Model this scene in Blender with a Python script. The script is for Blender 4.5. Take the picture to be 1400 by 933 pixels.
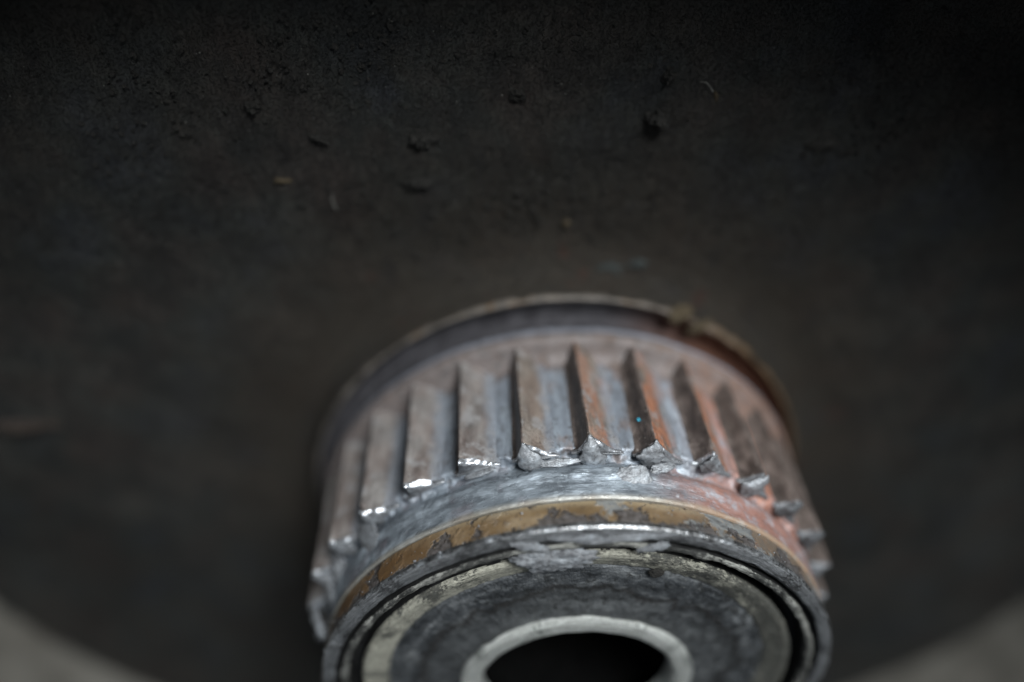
import bpy, math, random
import numpy as np
from mathutils import Vector, Matrix, Euler

# ------------------------------------------------------------------ scene, camera, light
for o in list(bpy.data.objects): bpy.data.objects.remove(o)
S = bpy.context.scene
COL = S.collection
MM = 0.001
CAM = np.array([-6.948, -38.197, 76.708])          # millimetres
ROT = (0.895, 0.016, -0.038)
FPX = 1028.25                                      # focal length in pixels of a 1400 px wide picture

cd = bpy.data.cameras.new('camera')
cam = bpy.data.objects.new('camera', cd); COL.objects.link(cam)
cam.location = Vector(CAM) * MM
cam.rotation_euler = ROT
cd.sensor_width = 36.0
cd.lens = 36.0 * FPX / 1400
cd.clip_start = 0.002; cd.clip_end = 20
cd.dof.use_dof = True
cd.dof.focus_distance = 0.0665
cd.dof.aperture_fstop = 4.3
cd.dof.aperture_blades = 7
S.camera = cam

w = bpy.data.worlds.new('World'); S.world = w; w.use_nodes = True
bg = w.node_tree.nodes['Background']
bg.inputs[0].default_value = (0.75, 0.87, 1.0, 1); bg.inputs[1].default_value = 0.07

def area(name, loc, target, size, power, color, sy=None):
    l = bpy.data.lights.new(name, 'AREA'); l.energy = power; l.color = color
    l.shape = 'RECTANGLE' if sy else 'SQUARE'; l.size = size
    if sy: l.size_y = sy
    o = bpy.data.objects.new(name, l); COL.objects.link(o)
    o.location = loc
    o.rotation_euler = (Vector(target) - Vector(loc)).to_track_quat('-Z', 'Y').to_euler()
    return o
area('window_light', (0.105, -0.17, 0.31), (0, 0.01, 0.0), 0.12, 2.4, (0.95, 0.985, 1.0))
area('side_light', (-0.26, -0.22, 0.06), (0, 0.01, 0.0), 0.12, 0.10, (0.85, 0.93, 1.0))

S.view_settings.view_transform = 'Standard'; S.view_settings.look = 'None'
S.view_settings.exposure = 0; S.view_settings.gamma = 1; S.view_settings.use_curve_mapping = False
S.render.engine = 'CYCLES'
S.cycles.max_bounces = 6

# ------------------------------------------------------------------ helpers
RM = np.array(Euler(ROT, 'XYZ').to_matrix())
def ray(px, py):
    d = RM @ np.array([(px - 700) / FPX, -(py - 466.5) / FPX, -1.0]); return d
def on_plane(px, py, y):                            # where a sight line meets the plane at depth y
    d = ray(px, py); return CAM + d * (y - CAM[1]) / d[1]
def on_cyl(px, py, r):                              # where it first meets a cylinder about the shaft axis
    d = ray(px, py); a = d[0]**2 + d[2]**2; b = 2 * (CAM[0]*d[0] + CAM[2]*d[2]); c = CAM[0]**2 + CAM[2]**2 - r*r
    q = b*b - 4*a*c
    t = (-b - math.sqrt(max(q, 0))) / (2*a); return CAM + d * t

def vnoise(P, seed=0):                              # smooth value noise -1..1, P is (n,3)
    P = np.asarray(P, float); I = np.floor(P).astype(np.int64); F = P - I
    F = F*F*F*(F*(F*6-15)+10)
    def h(i, j, k):
        n = (i*73856093) ^ (j*19349663) ^ (k*83492791) ^ (seed*2654435761 & 0xffffffff)
        n = (n ^ (n >> 13)) * 1274126177 & 0xffffffff
        n = (n ^ (n >> 16)) * 2246822519 & 0xffffffff
        n = n ^ (n >> 15)
        return (n & 0xffffff) / float(0x7fffff) - 1.0
    i, j, k = I.T; u, v, t = F.T
    def L(a, b, x): return a + (b-a)*x
    return L(L(L(h(i,j,k), h(i+1,j,k), u), L(h(i,j+1,k), h(i+1,j+1,k), u), v),
             L(L(h(i,j,k+1), h(i+1,j,k+1), u), L(h(i,j+1,k+1), h(i+1,j+1,k+1), u), v), t)
def fbm(P, sc, oct=4, seed=0, gain=.5):
    P = np.asarray(P, float) * sc; r = 0; a = 1; s = 0
    for o in range(oct):
        r = r + a*vnoise(P + 17.3*o, seed+o); s += a; a *= gain; P = P*2.03
    return r / s
def ss(a, b, x): t = np.clip((x-a)/(b-a), 0, 1); return t*t*(3-2*t)

def add_mesh(name, V, F, mats, parent=None, off=(0,0,0), midx=None, smooth=True):
    """V in millimetres, world axes; the object stands at off (mm)."""
    V = np.asarray(V, float) - np.array(off)
    me = bpy.data.meshes.new(name)
    me.from_pydata((V*MM).tolist(), [], F)
    if not isinstance(mats, (list, tuple)): mats = [mats]
    for m in mats: me.materials.append(m)
    if midx is not None: me.polygons.foreach_set('material_index', midx)
    me.polygons.foreach_set('use_smooth', [smooth]*len(me.polygons))
    me.update()
    o = bpy.data.objects.new(name, me); COL.objects.link(o)
    if parent is not None:
        o.parent = parent
        o.location = Vector(off)*MM - parent.location
    else: o.location = Vector(off)*MM
    return o
def tag(o, label, cat, group=None, kind=None):
    if label: o['label'] = label
    if cat: o['category'] = cat
    if group: o['group'] = group
    if kind: o['kind'] = kind
    return o
def thing(name, label, cat, loc):
    o = bpy.data.objects.new(name, None); COL.objects.link(o)
    o.empty_display_size = .01; o.location = Vector(loc)*MM
    return tag(o, label, cat)

def densify(prof, step):
    out = [prof[0]]
    for a, b in zip(prof[:-1], prof[1:]):
        n = max(1, int(math.ceil(math.hypot(b[0]-a[0], b[1]-a[1]) / step)))
        for k in range(1, n+1): out.append((a[0]+(b[0]-a[0])*k/n, a[1]+(b[1]-a[1])*k/n))
    return np.array(out)
def revolve(prof, step, nth, disp=None, th0=0.0):
    """surface of revolution about the y axis; profile (r, y); disp(P, r, y, th) -> displacement along the profile normal"""
    pr = densify(prof, step); m = len(pr)
    tg = np.gradient(pr, axis=0); nr = np.stack([tg[:,1], -tg[:,0]], 1); nr /= np.linalg.norm(nr, axis=1)[:,None] + 1e-9
    th = np.linspace(0, 2*math.pi, nth, endpoint=False) + th0
    TH, R_ = np.meshgrid(th, pr[:,0]); _, Y = np.meshgrid(th, pr[:,1])
    P = np.stack([R_*np.sin(TH), Y, R_*np.cos(TH)], -1).reshape(-1, 3)
    if disp is not None:
        d = disp(P, R_.ravel(), Y.ravel(), TH.ravel())
        NR = np.repeat(nr[:,0], nth); NY = np.repeat(nr[:,1], nth); T = TH.ravel()
        P = P + np.stack([NR*np.sin(T), NY, NR*np.cos(T)], 1) * d[:,None]
    idx = np.arange(m*nth).reshape(m, nth); nx = np.roll(idx, -1, 1)
    F = np.stack([idx[:-1], nx[:-1], nx[1:], idx[1:]], -1).reshape(-1, 4)
    return P, F.tolist()

# ------------------------------------------------------------------ materials
class MT:
    def __init__(s, name, rough=.6, metal=0.0, spec=.5):
        s.m = bpy.data.materials.new(name); s.m.use_nodes = True; s.nt = s.m.node_tree
        s.N = s.nt.nodes; s.L = s.nt.links; s.b = s.N['Principled BSDF']
        s.b.inputs['Roughness'].default_value = rough; s.b.inputs['Metallic'].default_value = metal
        s.b.inputs['Specular IOR Level'].default_value = spec
        tc = s.N.new('ShaderNodeTexCoord'); vm = s.N.new('ShaderNodeVectorMath'); vm.operation = 'SCALE'
        vm.inputs['Scale'].default_value = 1000; s.L.new(tc.outputs['Object'], vm.inputs[0]); s.P = vm.outputs[0]
        sx = s.N.new('ShaderNodeSeparateXYZ'); s.L.new(s.P, sx.inputs[0]); s.x, s.y, s.z = sx.outputs
        s.h = None
    def put(s, inp, v):
        if hasattr(v, 'is_output') or isinstance(v, bpy.types.NodeSocket): s.L.new(v, inp)
        else:
            if isinstance(v, tuple) and len(v) == 3 and len(inp.default_value) == 4: v = v + (1,)
            inp.default_value = v
    def math(s, op, a, b=0.0, c=None, clamp=False):
        n = s.N.new('ShaderNodeMath'); n.operation = op; n.use_clamp = clamp
        s.put(n.inputs[0], a); s.put(n.inputs[1], b)
        if c is not None: s.put(n.inputs[2], c)
        return n.outputs[0]
    def noise(s, scale, detail=4, rough=.55, stretch=(1,1,1), off=(0,0,0), vec=None, dist=0.0):
        mp = s.N.new('ShaderNodeMapping'); mp.inputs['Scale'].default_value = stretch; mp.inputs['Location'].default_value = off
        s.L.new(vec or s.P, mp.inputs[0])
        n = s.N.new('ShaderNodeTexNoise'); n.inputs['Scale'].default_value = scale; n.inputs['Detail'].default_value = detail
        n.inputs['Roughness'].default_value = rough; n.inputs['Distortion'].default_value = dist
        s.L.new(mp.outputs[0], n.inputs['Vector']); return n.outputs[0]
    def polar(s):                                   # (arc length, y, radius) about the shaft axis
        th = s.math('ARCTAN2', s.x, s.z)
        r = s.math('SQRT', s.math('ADD', s.math('MULTIPLY', s.x, s.x), s.math('MULTIPLY', s.z, s.z)))
        c = s.N.new('ShaderNodeCombineXYZ'); s.L.new(s.math('MULTIPLY', th, 25.0), c.inputs[0]); s.L.new(s.y, c.inputs[1]); s.L.new(r, c.inputs[2])
        s.th = th; s.r = r; return c.outputs[0]
    def rng(s, v, a, b, lo=0.0, hi=1.0):
        n = s.N.new('ShaderNodeMapRange'); n.interpolation_type = 'SMOOTHSTEP'
        for i, k in enumerate((v, a, b, lo, hi)): s.put(n.inputs[i], k)
        return n.outputs[0]
    def mix(s, f, a, b):
        n = s.N.new('ShaderNodeMix'); n.data_type = 'RGBA'; s.put(n.inputs[0], f); s.put(n.inputs[6], a); s.put(n.inputs[7], b); return n.outputs[2]
    def ramp(s, v, stops):
        n = s.N.new('ShaderNodeValToRGB'); e = n.color_ramp.elements
        while len(e) < len(stops): e.new(.5)
        for i, (p, c) in enumerate(stops): e[i].position = p; e[i].color = tuple(c) + (1,)
        s.put(n.inputs[0], v); return n.outputs[0]
    def color(s, c): s.put(s.b.inputs['Base Color'], c)
    def bump(s, h, dist, strength=1.0):
        n = s.N.new('ShaderNodeBump'); n.inputs['Distance'].default_value = dist*MM; n.inputs['Strength'].default_value = strength
        s.put(n.inputs['Height'], h)
        if s.h: s.L.new(s.h, n.inputs['Normal'])
        s.h = n.outputs[0]; s.L.new(s.h, s.b.inputs['Normal'])

def m_plate():
    m = MT('sooty_cast_iron', .62, 0, .22)
    big = m.noise(.055, 4, .6); hue = m.noise(.11, 4, .6, off=(40, 0, 9)); st = m.noise(.5, 4, .6, stretch=(1.0, 1, .28), off=(3,0,0))
    c = m.ramp(hue, [(.30, (.046,.033,.028)), (.45, (.037,.034,.029)), (.55, (.028,.034,.031)), (.70, (.025,.033,.045))])
    c2 = m.ramp(big, [(.3, (.010,.0095,.009)), (.7, (.053,.048,.042))])
    c = m.mix(.5, c, c2)
    c = m.mix(m.rng(m.noise(.16, 5, .65, off=(1,1,20)), .42, .66, 0, .55), c, (.006,.006,.0065))
    brush = m.noise(2.0, 5, .7, stretch=(1, 1, .22), off=(8,0,3)); c = m.mix(m.rng(brush, .40, .62, .45, 0), c, (.008,.008,.008))
    m.polar()
    c = m.mix(m.rng(m.r, 52, 34, 0, .6), c, (.034,.026,.018))               # brown stained ring round the hub
    red = m.math('MULTIPLY', m.rng(m.noise(.22, 3), .62, .76), m.rng(m.r, 46, 33))
    c = m.mix(m.math('MULTIPLY', red, .6), c, (.050,.016,.010))
    c = m.mix(m.rng(st, .52, .72, 0, .45), c, (.016,.015,.015))
    dark = m.rng(m.noise(2.2, 5, .7), .60, .72); c = m.mix(m.math('MULTIPLY', dark, .6), c, (.008,.008,.008))
    sp = m.rng(m.noise(6.0, 2, .5, off=(7,7,7)), .735, .775); c = m.mix(m.math('MULTIPLY', sp, .7), c, (.30,.30,.29))
    st2 = m.noise(3.2, 4, .7, stretch=(1, 1, .12), off=(5,0,1)); c = m.mix(m.rng(st2, .55, .72, 0, .14), c, (.075,.076,.076))
    c = m.mix(m.rng(m.noise(5.5, 4, .7, off=(6,6,1)), .54, .66, 0, .6), c, (.055,.054,.052))
    sc = m.noise(1.1, 6, .75, off=(2,2,2)); c = m.mix(m.rng(sc, .55, .66, 0, .6), c, (.010,.009,.009))
    m.color(c); m.put(m.b.inputs['Roughness'], m.rng(big, .3, .7, .6, .85))
    pit = m.noise(4.2, 5, .75, off=(3,1,8)); m.bump(m.noise(.7, 5, .65), .12); m.bump(m.noise(3.2, 5, .7), .20); m.bump(m.rng(pit, .50, .68), .16); m.bump(m.noise(11, 3, .6), .05)
    return m.m
def m_wall():
    m = MT('dusty_grey_wall_metal', .6, .1)
    c = m.ramp(m.noise(.12, 4), [(.3, (.075,.070,.060)), (.7, (.155,.148,.130))])
    c = m.mix(m.rng(m.noise(.5, 4, off=(5,5,5)), .55, .7, 0, .5), c, (.12,.10,.085))
    m.color(c); m.bump(m.noise(1.5, 4), .1); return m.m
def m_lip():
    m = MT('rusty_collar_edge', .5, .15)
    c = m.ramp(m.noise(.35, 4), [(.3, (.04,.034,.030)), (.55, (.13,.115,.10)), (.75, (.11,.065,.03))])
    c = m.mix(m.rng(m.x, 5, 24, 0, .75), c, (.11,.065,.028))
    m.color(c); m.bump(m.noise(1.6, 4, .6), .2); return m.m
def m_floor():
    m = MT('dull_grey_steel', .42, .35, .6)
    c = m.ramp(m.noise(.9, 5, .6, stretch=(1,.25,1)), [(.25, (.15,.165,.19)), (.5, (.24,.27,.31)), (.75, (.34,.39,.44))])
    br = m.noise(.55, 4, .6, stretch=(1,.4,1), off=(9,1,4))
    c = m.mix(m.math('MULTIPLY', m.rng(br, .50, .62, 0, .6), m.rng(m.x, -8, 2, .3, 1)), c, (.19,.125,.095))
    rx = m.math('MULTIPLY', m.rng(m.x, 9, 18), m.rng(m.noise(.8, 5, .65, off=(6,1,1), stretch=(1,.5,1)), .36, .54, .35, 1)); c = m.mix(m.math('MULTIPLY', rx, .9), c, (.36,.145,.085))
    c = m.mix(m.math('MULTIPLY', m.rng(m.math('ADD', m.y, m.math('MULTIPLY', m.noise(.5, 3), 2.5)), 19.6, 21.2), .8), c, (.125,.088,.070))
    c = m.mix(m.math('MULTIPLY', m.rng(m.noise(1.6, 4, .6, off=(2,8,1)), .6, .7), .7), c, (.07,.06,.055))
    c = m.mix(m.rng(m.y, 22.2, 22.9, 0, .7), c, (.27,.30,.36))  # bluish highlight along the collar's rear edge, painted into the colour
    m.put(m.b.inputs['Metallic'], m.rng(m.x, 6, 12, .35, .0)); c = m.mix(m.rng(m.noise(1.3, 6, .75, off=(7,3,3), stretch=(1,.5,1)), .50, .62, 0, .6), c, (.085,.080,.078))
    m.color(c); m.put(m.b.inputs['Roughness'], m.math('ADD', m.rng(br, .3, .7, .32, .6), m.rng(m.y, 18, 20.2, 0, .25)))
    m.bump(m.noise(2.2, 5, .65, stretch=(1,.5,1)), .10); m.bump(m.noise(9, 3), .02); return m.m
def m_rust():                                        # worn flank with brown and orange rust film
    m = MT('rust_filmed_flank', .48, .15, .5)
    n = m.noise(.75, 5, .62, stretch=(1,.35,1)); o = m.noise(.42, 4, .6, stretch=(1,.6,1), off=(3,5,8))
    c = m.ramp(n, [(.28, (.080,.066,.056)), (.5, (.185,.155,.130)), (.72, (.30,.27,.235))])
    c = m.mix(m.rng(m.x, -3, -10, 0, .6), c, m.ramp(n, [(.3, (.075,.075,.078)), (.55, (.20,.198,.20)), (.75, (.31,.31,.315))]))
    amt = m.math('MULTIPLY', m.rng(o, .38, .58), m.rng(m.x, -3, 7, .08, 1.25))
    c = m.mix(amt, c, m.ramp(m.noise(1.8, 5, .7, off=(4,4,9)), [(.35, (.22,.10,.06)), (.6, (.40,.175,.10))]))
    m.polar(); ft = m.rng(m.math('ADD', m.r, m.math('MULTIPLY', m.noise(.9, 5, .65, stretch=(1,.5,1), off=(0,0,5)), .9)), 27.75, 27.05)
    c = m.mix(m.math('MULTIPLY', ft, m.rng(m.x, 14, 7, .15, .92)), c, m.ramp(m.noise(1.1, 5, .6, stretch=(1,.3,1)), [(.3, (.15,.165,.19)), (.6, (.25,.28,.32))]))
    g = m.math('MULTIPLY', m.rng(m.noise(.6, 4, .6, off=(11,2,0)), .53, .64), .75); c = m.mix(g, c, (.27,.265,.265))
    dk = m.math('MULTIPLY', m.rng(m.noise(2.6, 4, .7, off=(1,2,3)), .60, .70), .8); c = m.mix(dk, c, (.035,.027,.022))
    gr = m.noise(6, 4, .75); c = m.mix(m.rng(gr, .5, .66, 0, .55), c, (.07,.05,.04)); m.color(c); m.bump(m.noise(2.2, 6, .7), .16); m.bump(gr, .05); return m.m
def m_shaded():  # left tooth flanks: shade of the side away from the light, put into the colour
    m = MT('shaded_flank', .45, .1, .5)
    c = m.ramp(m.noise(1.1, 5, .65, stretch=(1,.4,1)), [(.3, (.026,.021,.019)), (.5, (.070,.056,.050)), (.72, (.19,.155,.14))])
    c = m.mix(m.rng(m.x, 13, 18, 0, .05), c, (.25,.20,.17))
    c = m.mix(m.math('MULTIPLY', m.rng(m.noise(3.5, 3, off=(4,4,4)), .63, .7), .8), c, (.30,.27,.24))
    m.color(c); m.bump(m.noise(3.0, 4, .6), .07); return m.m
def m_neck():
    m = MT('smeared_grey_steel', .4, .5, .6); pv = m.polar()
    c = m.ramp(m.noise(.5, 6, .62, vec=pv, stretch=(.6,1.4,1)), [(.28, (.09,.10,.115)), (.46, (.21,.24,.27)), (.60, (.37,.42,.47)), (.76, (.62,.70,.77))])
    c = m.mix(m.rng(m.noise(.3, 3, .5, vec=pv, off=(6,3,1)), .52, .66, 0, .5), c, (.21,.185,.205))
    c = m.mix(m.math('MULTIPLY', m.math('MULTIPLY', m.rng(m.x, 4, 13), m.rng(m.noise(.9, 5, .65, vec=pv, off=(3,3,3)), .34, .56, .35, 1)), .85), c, (.27,.125,.09))
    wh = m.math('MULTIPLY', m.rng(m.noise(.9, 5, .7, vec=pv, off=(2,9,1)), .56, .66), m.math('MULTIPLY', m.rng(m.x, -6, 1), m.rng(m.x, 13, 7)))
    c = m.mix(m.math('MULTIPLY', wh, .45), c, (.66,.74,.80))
    c = m.mix(m.math('MULTIPLY', m.rng(m.y, 4.0, 3.3), .5), c, (.33,.27,.17))
    m.put(m.b.inputs['Metallic'], m.rng(m.x, 5, 12, .5, .0)); m.color(c); m.put(m.b.inputs['Roughness'], m.rng(m.noise(1.2, 4, .6, vec=pv), .3, .7, .24, .52))
    m.bump(m.noise(1.3, 6, .66, vec=pv, stretch=(.45,1.8,1)), .13); m.bump(m.noise(5, 5, .7, vec=pv, stretch=(.5,1.4,1)), .05); return m.m
def m_burr(name='torn_bright_metal', lo=.15, hi=.55, tint=(0,0,0)):
    m = MT(name, .42, .35, .55)
    c = m.ramp(m.noise(1.4, 6, .68), [(.3, (lo,lo,lo*1.05)), (.52, ((lo+hi)/2*.95,(lo+hi)/2,(lo+hi)/2*1.06)), (.72, (hi*.94,hi*1.02,hi*1.1))])
    c = m.mix(m.rng(m.noise(3.0, 5, .7, off=(1,5,5)), .56, .66, 0, .7), c, (.03,.03,.032)); m.color(c); m.bump(m.noise(1.6, 6, .62), .14); m.bump(m.noise(8, 4, .6), .05); return m.m
def m_ochre():
    m = MT('ochre_varnished_ring', .38, .1, .5); pv = m.polar()
    n = m.noise(.28, 5, .6, vec=pv, stretch=(.8,1.2,1))
    c = m.ramp(n, [(.28, (.085,.055,.028)), (.5, (.175,.12,.065)), (.72, (.30,.235,.155))])
    c = m.mix(m.rng(m.y, 2.2, 3.1, 0, .5), c, (.40,.33,.22)); c = m.mix(m.rng(m.x, -6, -18, 0, .7), c, (.10,.050,.018)); c = m.mix(m.rng(m.noise(2.4, 5, .7, vec=pv, off=(1,7,1)), .50, .72, 0, .7), c, (.07,.05,.035))
    c = m.mix(m.rng(m.x, 3, 16, 0, .85), c, m.ramp(m.noise(.9, 5, .65, vec=pv, off=(5,5,1)), [(.36, (.10,.095,.09)), (.55, (.16,.12,.09)), (.7, (.17,.085,.055))]))
    g = m.rng(m.noise(.34, 5, .6, vec=pv, off=(3.3,1,5)), .52, .58)
    c = m.mix(m.math('MULTIPLY', g, m.rng(m.x, -9, -4, 0, .85)), c, m.ramp(m.noise(1.6, 6, .7, vec=pv, stretch=(.6,1.3,1)), [(.35, (.09,.095,.10)), (.55, (.19,.205,.21)), (.7, (.26,.24,.20))]))
    edge = m.rng(m.y, 2.6, .6, .0, .15)
    d = m.math('ADD', m.noise(.38, 6, .62, vec=pv, off=(8,4,2)), edge)
    c = m.mix(m.rng(d, .60, .635, 0, .92), c, m.ramp(m.noise(2.2, 5, .7), [(.35, (.020,.018,.017)), (.7, (.13,.12,.12))]))
    f = m.math('ADD', m.noise(5.0, 3, .6, vec=pv, stretch=(1.5,.5,1)), m.rng(m.y, 1.5, .4, -.12, .12))
    c = m.mix(m.rng(f, .54, .64, 0, .8), c, (.11,.105,.10))
    m.color(c); m.put(m.b.inputs['Roughness'], m.rng(d, .6, .66, .32, .6))
    m.bump(m.rng(d, .66, .59), .30); m.bump(m.rng(g, .0, 1.0), .06); m.bump(m.noise(2.5, 5, .6, vec=pv), .06); m.bump(m.noise(9, 3), .02); return m.m
def m_race(name, base, dirt, dirtcol, x0=None, fine=1.0, rough=.42, metal=.35):
    """concentric rubbed metal: streaks run round the ring, dirt covers part of it"""
    m = MT(name, rough, metal, .5); pv = m.polar()
    a = m.noise(1.6*fine, 6, .7, vec=pv, stretch=(.55,1.2,2.2))
    c = m.ramp(a, [(.3, tuple(v*.5 for v in base)), (.5, base), (.72, tuple(min(v*1.5, .85) for v in base))])
    n = m.noise(2.4*fine, 6, .75, vec=pv, stretch=(.5,1,1.6), off=(4,1,7)); b = m.noise(.3, 3, .5, off=(1,1,6))
    k = m.math('ADD', m.math('MULTIPLY', n, .55), m.math('MULTIPLY', b, .45))
    if x0 is not None: k = m.math('ADD', k, m.rng(m.x, x0[0], x0[1], x0[2], x0[3]))
    c = m.mix(m.rng(k, dirt-.025, dirt+.025, 0, .95), c, m.ramp(m.noise(1.8, 6, .7, off=(3,2,8)), [(.38, tuple(v*.35 for v in dirtcol)), (.55, dirtcol), (.74, tuple(v*3.4 for v in dirtcol))]))
    sk = m.noise(5.5, 4, .75, vec=pv, stretch=(.7,1,1.4), off=(9,9,2)); c = m.mix(m.rng(sk, .57, .64, 0, .5), c, tuple(v*.75 for v in base)); c = m.mix(m.rng(sk, .43, .36, 0, .6), c, tuple(v*.5 for v in dirtcol))
    ln = m.noise(2.6, 3, .6, vec=pv, stretch=(.05,3,3.2), off=(0,4,4)); c = m.mix(m.rng(ln, .36, .62, .55, 0), c, tuple(v*.28 for v in base))
    m.bump(ln, .05); m.color(c); m.bump(m.noise(2.2*fine, 6, .72, vec=pv, stretch=(.8,1.2,1.6)), .26); m.bump(m.noise(9, 3), .025); return m.m
def m_seal():
    m = MT('greasy_grey_shield', .5, .1, .5); pv = m.polar()
    a = m.noise(.5, 6, .65, vec=pv, stretch=(.45,1,1.6))
    c = m.ramp(a, [(.34, (.016,.018,.020)), (.5, (.056,.061,.066)), (.68, (.18,.19,.195))])
    wob = m.math('ADD', m.r, m.math('MULTIPLY', m.math('SUBTRACT', m.noise(.20, 5, .62, vec=pv, stretch=(1,1,.15), dist=.6), .5), 6.5))
    line = m.math('MULTIPLY', m.rng(wob, 15.3, 16.05), m.rng(wob, 16.9, 16.15))
    c = m.mix(m.math('MULTIPLY', line, .85), c, (.016,.014,.013))
    c = m.mix(m.math('MULTIPLY', m.rng(wob, 16.1, 15.2), .5), c, (.050,.053,.054))
    c = m.mix(m.math('MULTIPLY', m.rng(m.math('ADD', m.noise(1.1, 6, .72), m.rng(m.x, 6, 18, 0, .06)), .53, .62), .85), c, (.014,.015,.015))
    c = m.mix(m.math('MULTIPLY', m.rng(m.noise(5.5, 3, .7, off=(5,5,5)), .63, .70), .5), c, (.30,.30,.28))
    m.color(c); m.put(m.b.inputs['Roughness'], m.rng(a, .3, .7, .38, .62))
    ln = m.noise(2.2, 4, .65, vec=pv, stretch=(.06,2,2.6)); c = m.mix(m.rng(ln, .5, .66, 0, .45), c, (.016,.017,.018)); m.color(c)
    m.bump(ln, .07); m.bump(wob, .05); m.bump(m.noise(.9, 5, .65, vec=pv), .35); m.bump(m.noise(4.5, 5, .7), .08); return m.m
def m_dirt(name, lo, hi, sc=2.2, rough=.8):
    m = MT(name, rough, 0, .3)
    c = m.ramp(m.noise(sc, 5, .7), [(.32, lo), (.68, hi)])
    c = m.mix(m.math('MULTIPLY', m.rng(m.noise(7, 2, .5), .70, .75), .8), c, (.26,.26,.24))
    m.color(c); m.bump(m.noise(3.5, 5, .7), .25); return m.m
def plain(name, c, rough=.6, metal=0):
    m = MT(name, rough, metal, .3); m.color(m.ramp(m.noise(1.2, 4), [(.3, tuple(v*.6 for v in c)), (.7, tuple(v*1.4 for v in c))])); m.bump(m.noise(3, 4), .05); return m.m

def m_glint(name='bright_worn_edge', lo=(.34,.34,.35), mid=(.50,.52,.55), sc=2.5):
    m = MT(name, .3, .85, .6)
    c = m.ramp(m.noise(sc, 5, .7), [(.35, lo), (.5, mid), (.7, (.72,.76,.80))])
    m.color(c); m.put(m.b.inputs['Roughness'], m.rng(m.noise(3, 3), .3, .7, .22, .5)); m.bump(m.noise(5, 4, .6), .04); return m.m
PLATE, WALL, LIP, FLOOR, RUST, SHADED, NECK = m_plate(), m_wall(), m_lip(), m_floor(), m_rust(), m_shaded(), m_neck()
BURR, OCHRE, SEAL = m_burr('torn_metal', .12, .46), m_ochre(), m_seal()
BURRD = m_burr('grey_torn_metal', .10, .30); BURRK = m_burr('dull_torn_metal', .06, .18)
GLINT = m_glint(); EDGE = m_glint('rubbed_ring_edge', (.07,.07,.07), (.22,.225,.23), .9)
RACE = m_race('rubbed_grey_race', (.25,.26,.27), .54, (.055,.055,.056), fine=1.8, metal=.6, rough=.38)
RIDGE = m_race('rubbed_pale_ridge', (.36,.36,.33), .495, (.020,.021,.021), fine=1.3)
CREAM = m_race('pale_scuffed_ring', (.42,.41,.34), .505, (.030,.032,.030), x0=(0, 18, -.03, .09), fine=1.7, metal=.0, rough=.6)
GROOVE = plain('black_grease_groove', (.010,.010,.010), .5)
def m_gap():
    m = MT('dark_greasy_gap', .45, .2, .4); c = m.ramp(m.noise(.8, 4), [(.3, (.040,.038,.042)), (.7, (.095,.092,.10))])
    m.color(m.mix(m.rng(m.x, 4, 18, 0, .8), c, (.14,.065,.040))); m.bump(m.noise(2, 4), .08); return m.m
GAP = m_gap()
BORE = plain('black_bore_wall', (.003,.003,.003), 1.0)
BORE.node_tree.nodes['Principled BSDF'].inputs['Specular IOR Level'].default_value = 0
INNER = m_race('pale_inner_race', (.70,.72,.68), .56, (.10,.12,.11), fine=1.3, metal=.55, rough=.32)
CLUMP = m_dirt('black_dirt', (.007,.007,.006), (.030,.028,.025))
GREY_CLUMP = m_dirt('grey_dirt', (.026,.031,.030), (.060,.070,.068))
OCHRE_CLUMP = m_dirt('ochre_dirt', (.035,.026,.014), (.11,.085,.052))
GREASE = m_burr('silvery_grease', .08, .27)
GREASE.node_tree.nodes['Principled BSDF'].inputs['Roughness'].default_value = .5
GREASE.node_tree.nodes['Principled BSDF'].inputs['Metallic'].default_value = .2

# ------------------------------------------------------------------ the drum round everything
drum = thing('drum', 'dark sooty metal drum whose hollow inside surrounds the toothed hub', 'drum', (0, 34, -88))
def d_plate(P, r, y, th):
    n = fbm(P, .06, 3, 5)*.9 + fbm(P, .35, 4, 9)*.30
    crust = np.maximum(fbm(P, 1.3, 4, 21, .65) - .22, 0) * 1.0 * ss(95, 60, r) * ss(33, 40, r)
    return -(n*ss(33, 38, r)*.6) + crust*.9
P_, F_ = revolve([(30.68, 26.45), (30.85, 27.0), (31.35, 28.3), (32.2, 29.4), (34, 30.1), (36, 30.3), (89.6, 30.3)], .25, 1300, lambda P, r, y, th: -d_plate(P, r, y, th))
add_mesh('back_plate', P_, F_, PLATE, drum)
# the plate turns into a channel, added to deepen the corner shade, and then the side wall
P_, F_ = revolve([(89.6, 30.32), (90.6, 31.4), (91.4, 34.0), (92.6, 35.0), (94.0, 33.6), (94.8, 30.0), (95.2, 20), (95.6, -7), (97.5, -8), (99, -6), (99, 38)], .8, 360,
                 lambda P, r, y, th: fbm(P, .12, 3, 3)*.35)
wallo = add_mesh('side_wall', P_, F_, WALL, drum)
# raised lip round the opening the hub comes out of
def d_lip(P, r, y, th): return fbm(P, .5, 3, 7)*.16 + ss(.30, .62, th % (2*math.pi))*ss(1.0, .66, th % (2*math.pi))*fbm(P, .9, 3, 12)*.5
P_, F_ = revolve([(30.75, 26.8), (30.7, 26.3), (30.58, 26.08), (30.42, 26.05), (30.3, 26.2)], .25, 540, d_lip)
add_mesh('opening_lip', P_, F_, [LIP], drum)
P_, F_ = revolve([(30.32, 26.1), (30.1, 26.7), (29.5, 27.4), (28.6, 27.9), (27.0, 28.2)], .4, 300); add_mesh('opening_wall', P_, F_, GAP, drum)
P_, F_ = revolve([(31.5, 33.6), (22, 33.6)], 1, 180); add_mesh('shadow_gap_back', P_, F_, GROOVE, drum)

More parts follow.
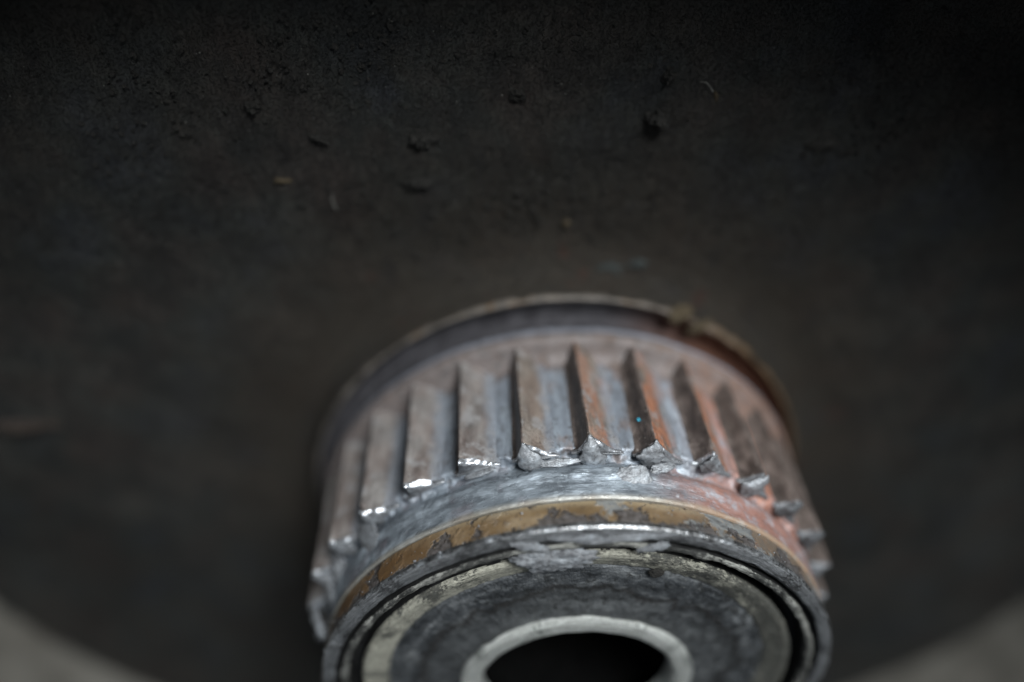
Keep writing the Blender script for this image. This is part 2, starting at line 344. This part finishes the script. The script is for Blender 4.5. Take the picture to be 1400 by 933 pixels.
# ------------------------------------------------------------------ toothed hub
hub = thing('toothed_hub', 'worn steel hub with rust stained ridged teeth, coming out of the drum', 'hub', (0, 33, 0))
R0, RT = 26.6, 28.6
N = 30; TH0 = -0.176; DTH = 2*math.pi/N
def d_body(P, r, y, th): return fbm(P*np.array([1,.35,1]), .5, 4, 31)*.10 + (fbm(P, 1.0, 4, 33, .6)*.75 + .1)*ss(9.0, 8.2, y)
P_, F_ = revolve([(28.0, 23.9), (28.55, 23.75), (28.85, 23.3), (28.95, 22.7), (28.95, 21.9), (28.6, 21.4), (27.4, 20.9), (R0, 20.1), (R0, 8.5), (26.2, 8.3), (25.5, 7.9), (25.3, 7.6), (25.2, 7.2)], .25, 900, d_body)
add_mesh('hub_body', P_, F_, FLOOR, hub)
P_, F_ = revolve([(25.2, 33), (27.3, 33), (27.3, 24.6), (27.6, 24.1), (28.1, 23.85)], .3, 360, d_body); add_mesh('rear_shoulder', P_, F_, GAP, hub)
rnd = random.Random(4)
def tooth(k):
    a0 = TH0 + k*DTH; rg = random.Random(100+k)
    # flank outline: arc offset (mm) and radius
    wr = {0: 2.5, 1: 2.8, 2: 3.1, 3: 3.1}.get(k, 2.55 if k < 0 else 3.0); wl = {3: .75, 2: .95}.get(k, 1.05 if k < 4 else .8)
    H = RT-R0
    L = [(-wl-.6, R0-.2), (-wl-.25, R0+.03), (-wl*.95, R0+.14), (-wl*.62, R0+H*.36), (-wl*.42, R0+H*.64), (-.26, RT-.32), (-.13, RT-.06), (0, RT), (.16, RT-.08), (.36, RT-.36), (wr*.42, R0+H*.58), (wr*.66, R0+H*.30), (wr*.9, R0+.18), (wr*1.12, R0+.04), (wr*1.12+.4, R0-.15)]
    prof = densify(L, .22)
    ys = list(np.concatenate([[0, .1, .2, .3, .4, .5, .6], np.linspace(.85, 13.5, 52)]))
    yf = 7.95 + rg.uniform(-.25, .25)
    V = []; m = len(prof); tilt = rg.uniform(-.05, .05)
    for j, yy in enumerate(ys):
        ch = max(0, .27-yy)
        for (t, r) in prof:
            hgt = max(0, (r-R0)/(RT-R0))
            cc = ch if t > 0 else ch*.55; e = min(1, hgt/.25)
            rr = r - cc*.9*e; t = t - math.copysign(cc*.55, t)*e*(1 if abs(t) > .3 else 0)
            y = yf + yy + .25*math.sin(t*2+k) * max(0, 1-yy) * hgt - .35*hgt*max(0, 1-yy)*(1 if rg.random() > 0 else 0)
            a = a0 + (t + tilt*hgt)/RT
            V.append((rr*math.sin(a), y, rr*math.cos(a)))
    V = np.array(V)
    R_ = np.hypot(V[:,0], V[:,2]); d = fbm(V*np.array([1,.5,1]), .9, 4, 50+k)*.10*ss(R0-.2, R0+.3, R_)
    nick = np.maximum(fbm(V, 1.6, 3, 80+k)-.05, 0) * ss(9.6, 8.0, V[:,1]) * .55
    s = 1 + (d-nick*.6)/R_; V[:,0] *= s; V[:,2] *= s; V[:,1] += nick*.8
    F = []; mi = []
    for j in range(len(ys)-1):
        for i in range(m-1):
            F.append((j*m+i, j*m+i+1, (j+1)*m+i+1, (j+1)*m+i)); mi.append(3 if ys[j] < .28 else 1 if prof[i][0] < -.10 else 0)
    F.append(tuple(range(m-1, -1, -1))); mi.append(2)
    return add_mesh('tooth', V, F, [RUST, SHADED, BURRD, GLINT if k < 4 else BURRD], hub, midx=mi, smooth=True)
for k in range(N): tooth(k if k <= N//2 else k-N)

def d_neck(P, r, y, th):
    T = (th + math.pi) % (2*math.pi) - math.pi
    edge = ss(3.2, 4.2, y)
    a = fbm(P, .30, 3, 61)*.24 + fbm(P, 1.6, 4, 64)*.05 + np.maximum(fbm(P, .6, 5, 66, .55)-.12, 0)*.8*ss(5.6, 7.2, y)
    return a*edge
P_, F_ = revolve([(25.6, 8.3), (25.5, 7.9), (25.55, 7.5), (25.9, 7.0), (26.15, 6.4), (26.15, 5.9), (26.0, 5.2), (26.0, 4.0), (26.0, 3.5), (25.9, 3.28), (25.4, 3.22), (24, 3.2)], .12, 1300, d_neck)
add_mesh('neck', P_, F_, NECK, hub)

# ------------------------------------------------------------------ lumps and torn metal
_ico = {}
def ico(n):
    if n not in _ico:
        import bmesh
        bm = bmesh.new(); bmesh.ops.create_icosphere(bm, subdivisions=n, radius=1)
        bm.verts.ensure_lookup_table()
        _ico[n] = (np.array([v.co[:] for v in bm.verts]), [tuple(v.index for v in f.verts) for f in bm.faces]); bm.free()
    return _ico[n]
def lump(name, pos, nrm, su, sv, h, mat, seed, parent=None, spin=0.0, rough=.45, sub=5, lift=.0, up=(0,1,0), fine=.7):
    """irregular flattened clod lying on a surface; su along the axis 'up', sv across it, h thick (mm)"""
    V, F = ico(sub); n = Vector(nrm).normalized(); u = Vector(up); u = (u - n*u.dot(n)).normalized(); v = n.cross(u)
    u2 = u*math.cos(spin)+v*math.sin(spin); v2 = -u*math.sin(spin)+v*math.cos(spin)
    D = V.copy()
    rad = 1 + rough*fbm(D*1.0, 1.1, 3, seed) + rough*fine*fbm(D, 3.2, 4, seed+3, .6)
    D = D*rad[:,None]
    D[:,2] = np.where(D[:,2] < -.3, -.3, D[:,2])
    W = D[:,0:1]*np.array(u2)*su + D[:,1:2]*np.array(v2)*sv + (D[:,2:3]+lift)*np.array(n)*h
    return add_mesh(name, W + np.array(pos), F, mat, parent, off=tuple(pos))
def radial(p): return (p[0], 0, p[2])
def hub_lump(px, py, r, su, sv, h, seed, mat=None, spin=0, nrm=None, name='burr'):
    p = on_cyl(px, py, r)
    nn = nrm or (p[0]/r, -.45, p[2]/r)
    return lump(name, p, nn, su, sv, h, mat or BURR, seed, hub, spin, .42, fine=.5)
# torn metal pushed forward off the tooth ends: picture x, y, radius, length, width, thickness
def flap(k, length, wid, bulge, lean, seed, mat, tip=.25, dx=0.0):
    """torn sheet of metal folded down over a tooth end: sharp tip, ragged sides, lower edge standing off the neck"""
    a = TH0 + k*DTH + dx/RT; rg2 = random.Random(seed); nu, nv = 16, 30; V = []
    ph = [rg2.uniform(0, 6) for _ in range(6)]
    for side in (0, 1):
        for j in range(nv+1):
            v = j/nv
            hw = wid*(.05 + 1.0*min(1, v/.55)**.85) * (1 - .75*max(0, (v-.62)/.38)**1.4)
            hl = hw*(1 + .15*math.sin(6*v+ph[0]) + .09*math.sin(19*v+ph[1])); hr = hw*(1 + .15*math.sin(6*v+ph[2]) + .09*math.sin(21*v+ph[3]))
            for i in range(nu+1):
                u = i/nu*2-1
                t = (u*(hr if u > 0 else hl)) + lean*v
                rr = RT + tip - v*length - .12*abs(u)*math.sin(11*u+ph[4])*v
                fold = bulge*math.sin(math.pi*min(1, v*1.05))*(1-.55*u*u) + .25*v
                y = 7.72 - fold + (0.0 if side == 0 else .16)
                aa = a + t/RT; V.append((rr*math.sin(aa), y, rr*math.cos(aa)))
    V = np.array(V); n1 = fbm(V, 1.1, 4, seed, .5)*.20; V[:,1] += n1; V[:,0] += fbm(V+9, 1.5, 3, seed+1)*.14; V[:,2] += fbm(V+5, 1.8, 3, seed+2)*.14
    F = []; W = nu+1; o2 = W*(nv+1)
    for j in range(nv):
        for i in range(nu):
            q = (j*W+i, j*W+i+1, (j+1)*W+i+1, (j+1)*W+i); F.append(q[::-1]); F.append(tuple(x+o2 for x in q))
    ring = [i for i in range(W)] + [(j*W+nu) for j in range(1, nv+1)] + [nv*W+i for i in range(nu-1, -1, -1)] + [j*W for j in range(nv-1, 0, -1)]
    for p, q in zip(ring, ring[1:]+ring[:1]): F.append((p, q, q+o2, p+o2))
    add_mesh('burr', V, F, mat, hub)
for q in [(0, 4.0, 1.25, .75, .55, 601, BURR, .1), (1, 4.1, 1.35, .7, .45, 605, BURR, .25), (2, 3.0, 1.2, .5, .0, 609, BURR, .2), (3, 2.3, .85, .3, -.1, 613, BURRD, .1, .1),
          (4, 3.2, 1.2, .55, -.3, 617, BURR, .25, .2), (5, 2.6, .9, .35, -.2, 621, BURRK, .2, .1), (6, 2.4, .8, .3, 0, 625, BURRK, .15), (-3, 2.6, .9, .3, .5, 629, BURRD, 0), (-4, 3.2, 1.0, .4, .5, 633, BURRD, 0), (-5, 3.6, 1.1, .5, .4, 637, BURRD, 0)]: flap(*q)
for i, (px, py, r, su, sv, h, sp) in enumerate([
    (868, 652, 26.15, 1.1, 1.5, .20, .3), (763, 633, 26.4, .35, 1.7, .25, 0), (905, 640, 26.3, .5, 1.2, .3, .3),
    (1068, 700, 26.4, .4, 1.0, .3, .5), (655, 648, 26.4, .3, 1.5, .22, 0), 
    (505, 735, 26.4, 1.6, 1.5, .22, .2), (462, 775, 26.4, 2.2, 1.4, .6, .1), (452, 810, 26.4, 1.6, 1.2, .5, .1), (435, 850, 26.6, 1.8, 1.1, .5, .1)]):
    hub_lump(px, py, r, su, sv, h, 200+i*7, BURR if i in (0,1,2) else BURRD, sp)

# ------------------------------------------------------------------ ball bearing on the hub end
brg = thing('ball_bearing', 'greasy ball bearing with ochre outer ring, pressed on the hub end', 'bearing', (0, 3.2, 0))
def d_race(P, r, y, th): return fbm(P, .8, 4, 71, .6)*.10 + np.maximum(fbm(P, .55, 3, 75)-.1, 0)*.25*ss(1.2, .3, y)
P_, F_ = revolve([(24.6, 3.25), (25.6, 3.25), (25.86, 3.05), (25.9, .75)], .1, 1200, lambda P, r, y, th: fbm(P, .5, 4, 77)*.06)
add_mesh('outer_ring', P_, F_, OCHRE, brg)
P_, F_ = revolve([(25.9, .74), (25.95, .40), (25.8, .10), (25.45, 0), (24.85, .02), (24.6, .2)], .07, 1300, d_race)
add_mesh('ring_face', P_, F_, RACE, brg)
P_, F_ = revolve([(25.92, .80), (25.99, .60), (25.97, .40), (25.86, .22)], .05, 1000, lambda P, r, y, th: fbm(P, .7, 4, 72, .6)*.09); add_mesh('worn_edge', P_, F_, EDGE, brg)
P_, F_ = revolve([(24.62, .15), (24.45, .75), (24.15, .75), (24.05, .2)], .12, 720, lambda P, r, y, th: fbm(P, .9, 3, 70)*.10); add_mesh('outer_groove', P_, F_, GROOVE, brg)
P_, F_ = revolve([(24.07, .25), (23.95, .08), (23.7, .02), (23.42, .12), (23.3, .5)], .07, 1100, lambda P, r, y, th: fbm(P, .7, 5, 73, .6)*.22)
add_mesh('snap_ring', P_, F_, RIDGE, brg)
P_, F_ = revolve([(23.32, .4), (23.0, 2.2), (22.2, 2.2), (21.9, .9)], .15, 720, lambda P, r, y, th: fbm(P, .5, 4, 79)*.2); add_mesh('inner_groove', P_, F_, GROOVE, brg)
P_, F_ = revolve([(22.0, 1.0), (21.8, .55), (21.4, .5), (19.5, 1.15), (19.2, 1.6)], .1, 1100, lambda P, r, y, th: fbm(P, 1.1, 4, 81, .6)*.10)
add_mesh('chamfer_ring', P_, F_, CREAM, brg)
P_, F_ = revolve([(19.45, 1.5), (19.2, 1.15), (18.6, 1.0), (17.2, .85), (15.4, 1.0), (14.2, .95), (13.4, .8), (12.9, .7), (11.9, .6)], .15, 900,
                 lambda P, r, y, th: fbm(P, .35, 4, 83)*.22 + fbm(P, 1.3, 3, 85)*.05)
add_mesh('shield', P_, F_, SEAL, brg)
P_, F_ = revolve([(12.1, 1.2), (12.0, .35), (11.8, .08), (11.4, 0), (10.4, .02), (10.1, .2), (9.9, .6), (9.8, 2.2)], .1, 720, lambda P, r, y, th: fbm(P, .6, 4, 87)*.09)
add_mesh('inner_race', P_, F_, INNER, brg)
P_, F_ = revolve([(9.78, 2.15), (10.0, 3.0), (11.5, 3.4), (11.5, 60), (0.01, 60)], .8, 240); add_mesh('bore', P_, F_, BORE, brg)

# torn lip metal along the top of the ring face
for i, (px, py, su, sv, h, sp) in enumerate([(855, 736, .30, 3.2, .22, .06), (790, 736, .30, 2.0, .18, 0), (722, 747, .45, 1.6, .26, -.22), (895, 748, .35, 1.3, .2, .25)]):
    p = on_plane(px, py, 0.0); lump('burr', p, (0, -1, .25), sv, su, h, GREASE, 300+5*i, brg, sp, .55, up=(1,0,0), fine=.8, sub=6)

# ------------------------------------------------------------------ grease and dirt that lies on things
def grease(px, py, y, su, sv, h, seed, spin, label, mat=GREASE):
    p = on_plane(px, py, y); o = lump('grease_clump', p, (0, -1, .15), sv, su, h, mat, seed, None, spin, .55, sub=6, up=(1,0,0)); return tag(o, label, 'grease')
grease(752, 764, .15, 1.25, 3.2, .55, 404, 0, 'lumpy grey grease smear hanging over the black grooves at the bearing top')
grease(897, 783, .75, .45, .7, .14, 411, 0, 'tiny dark grease spot on the pale ring right of the big smear', CLUMP)

def clod(px, py, su, sv, h, label, mat=CLUMP, seed=1, spin=0, name='dirt_clump', y=30.2, cat='dirt clump', group=None):
    p = on_plane(px, py, y); o = lump(name, p, (0, -1, 0), su, sv, h, mat, seed, None, spin, .6, sub=5, up=(0,0,1), fine=1.15); return tag(o, label, cat, group)
clod(901, 160, 1.05, 1.0, 1.3, 'largest black dirt clump on the upper plate, above the hub to the right', seed=501)
clod(914, 104, .8, .6, .8, 'dark dirt clump just above the largest black clump', seed=503)
clod(577, 189, .9, 1.2, .9, 'wide black dirt clump on the upper left plate, above a flatter one', seed=505)
clod(571, 250, .5, 1.2, .7, 'flat black dirt clump below the wide clump at upper left', seed=507)
clod(706, 129, .7, .8, .8, 'small round black dirt clump near the top centre of the plate', seed=509)
clod(438, 190, .6, 1.1, .7, 'low black dirt clump left of the wide clump on the plate', seed=511)
clod(345, 145, .5, .6, .6, 'small black dirt clump farthest left among the upper clumps', seed=513)
clod(1124, 197, .9, 1.1, .45, 'flat dark dirt clump on the right side of the plate', seed=515)
clod(829, 366, .85, 1.7, 1.3, 'grey green dirt flake on the plate just above the hub opening', GREY_CLUMP, 517, .1, 'dirt_flake')
clod(872, 359, .5, 1.0, .9, 'thin grey sliver of dirt right of the larger grey flake', GREY_CLUMP, 519, -.2, 'dirt_flake')
clod(774, 305, .35, .3, .4, 'tiny orange brown crumb on the plate above the grey flake', OCHRE_CLUMP, 521, 0, 'rust_crumb')
clod(977, 128, .6, .22, .35, 'thin ochre crumb on the plate right of the largest clump', OCHRE_CLUMP, 523, .2, 'rust_crumb')
clod(386, 247, .2, .7, .3, 'tiny ochre crumb on the left of the plate', OCHRE_CLUMP, 525, 0, 'rust_crumb')
clod(35, 580, .5, 3.6, 1.0, 'brown ridge of caked dirt at the left edge of the plate', m_dirt('brown_dirt', (.020,.015,.012), (.045,.033,.026)), 527, 0, 'dirt_ridge', cat='dirt ridge')
for i, (px, py, su, sv, h) in enumerate([(930, 430, .9, 1.3, .6), (955, 447, .6, 1.2, .5)]):
    p = on_plane(px, py, 26.1); o = lump('ochre_crust', p, (0, -1, .3), sv, su, h, OCHRE_CLUMP, 540+i*5, None, .5, .5, up=(1,0,0))
    tag(o, ['ochre dirt crust sitting on the opening lip, upper right of the hub', 'lower of the two ochre crusts on the opening lip, nearer the teeth'][i], 'dirt crust')
p = on_cyl(873, 574, 27.4); o = lump('blue_speck', p, radial(p), .16, .16, .12, plain('bright_blue_paint', (.05,.42,.60), .4), 560, None, 0, .3, sub=3)
tag(o, 'tiny bright blue speck on a dark tooth flank right of centre', 'paint speck')

# countless grains of soot and dust
rg = np.random.default_rng(7)
def grains(name, n, gen, mat, label, smin, smax, lo=1):
    V0, F0 = ico(lo); VV = []; FF = []; b = 0
    for i in range(n):
        q = gen(i)
        if q is None: continue
        s = smin + (smax-smin)*rg.random()**3.5
        A = np.array(Euler((rg.random()*6, rg.random()*6, rg.random()*6)).to_matrix())
        D = (V0*(1+.35*rg.standard_normal((len(V0), 1)).clip(-1.5, 1.5))*np.array([1, .6, .8])) @ A.T
        D = D*s*np.array([1, .7, 1]); VV.append(D + q); FF += [tuple(x+b for x in f) for f in F0]; b += len(V0)
    o = add_mesh(name, np.concatenate(VV), FF, mat, smooth=False); return tag(o, label, 'dirt', kind='stuff')
cl = [(rg.uniform(150, 1250), rg.uniform(-10, 330)) for _ in range(70)]
def g1(i):
    if i % 3: c = cl[i % len(cl)]; px, py = c[0]+rg.normal(0, 28), c[1]+rg.normal(0, 22)
    else: px, py = rg.normal(650, 300), rg.uniform(-20, 400)
    p = on_plane(px, py, 30.1)
    return None if np.hypot(p[0], p[2]) < 35 or np.hypot(p[0], p[2]) > 82 else p
grains('soot_grains', 4200, g1, CLUMP, 'countless small black dirt grains crusted on the upper plate', .04, .34)
DUST = plain('pale_dust', (.22,.22,.20), .5)
def g2(i):
    px, py = rg.normal(560, 300), rg.uniform(0, 380); p = on_plane(px, py, 29.85); r = np.hypot(p[0], p[2])
    return None if r < 35 or r > 82 else p
grains('dust_specks', 260, g2, DUST, 'scattered pale dust specks on the dark upper plate', .025, .07)
def g3(i):
    th = rg.uniform(-1.5, 1.5); y = rg.uniform(.4, 9); r = 26.0 if y < 3.2 else 25.75
    return np.array([r*math.sin(th), y, r*math.cos(th)])
grains('metal_grains', 420, g3, BURR, 'fine metal grit stuck along the hub neck and bearing ring', .03, .14)
# two fine fibres lying on the plate
def fibre(pts, rad, label):
    P3 = [on_plane(x, y, 29.6) for x, y in pts]; V = []; F = []
    for i, p in enumerate(P3):
        for j in range(6): a = j*math.pi/3; V.append(p + np.array([math.cos(a)*rad, math.sin(a)*rad, math.sin(a)*rad*.3]))
    for i in range(len(P3)-1):
        for j in range(6): F.append((i*6+j, i*6+(j+1) % 6, (i+1)*6+(j+1) % 6, (i+1)*6+j))
    tag(add_mesh('fibre', V, F, DUST), label, 'fibre')
fibre([(455, 266), (454, 272), (456, 279), (460, 287)], .035, 'short pale curved fibre on the plate at left')
fibre([(958, 112), (966, 113), (972, 120), (975, 126)], .035, 'short pale fibre beside the thin ochre crumb at right')
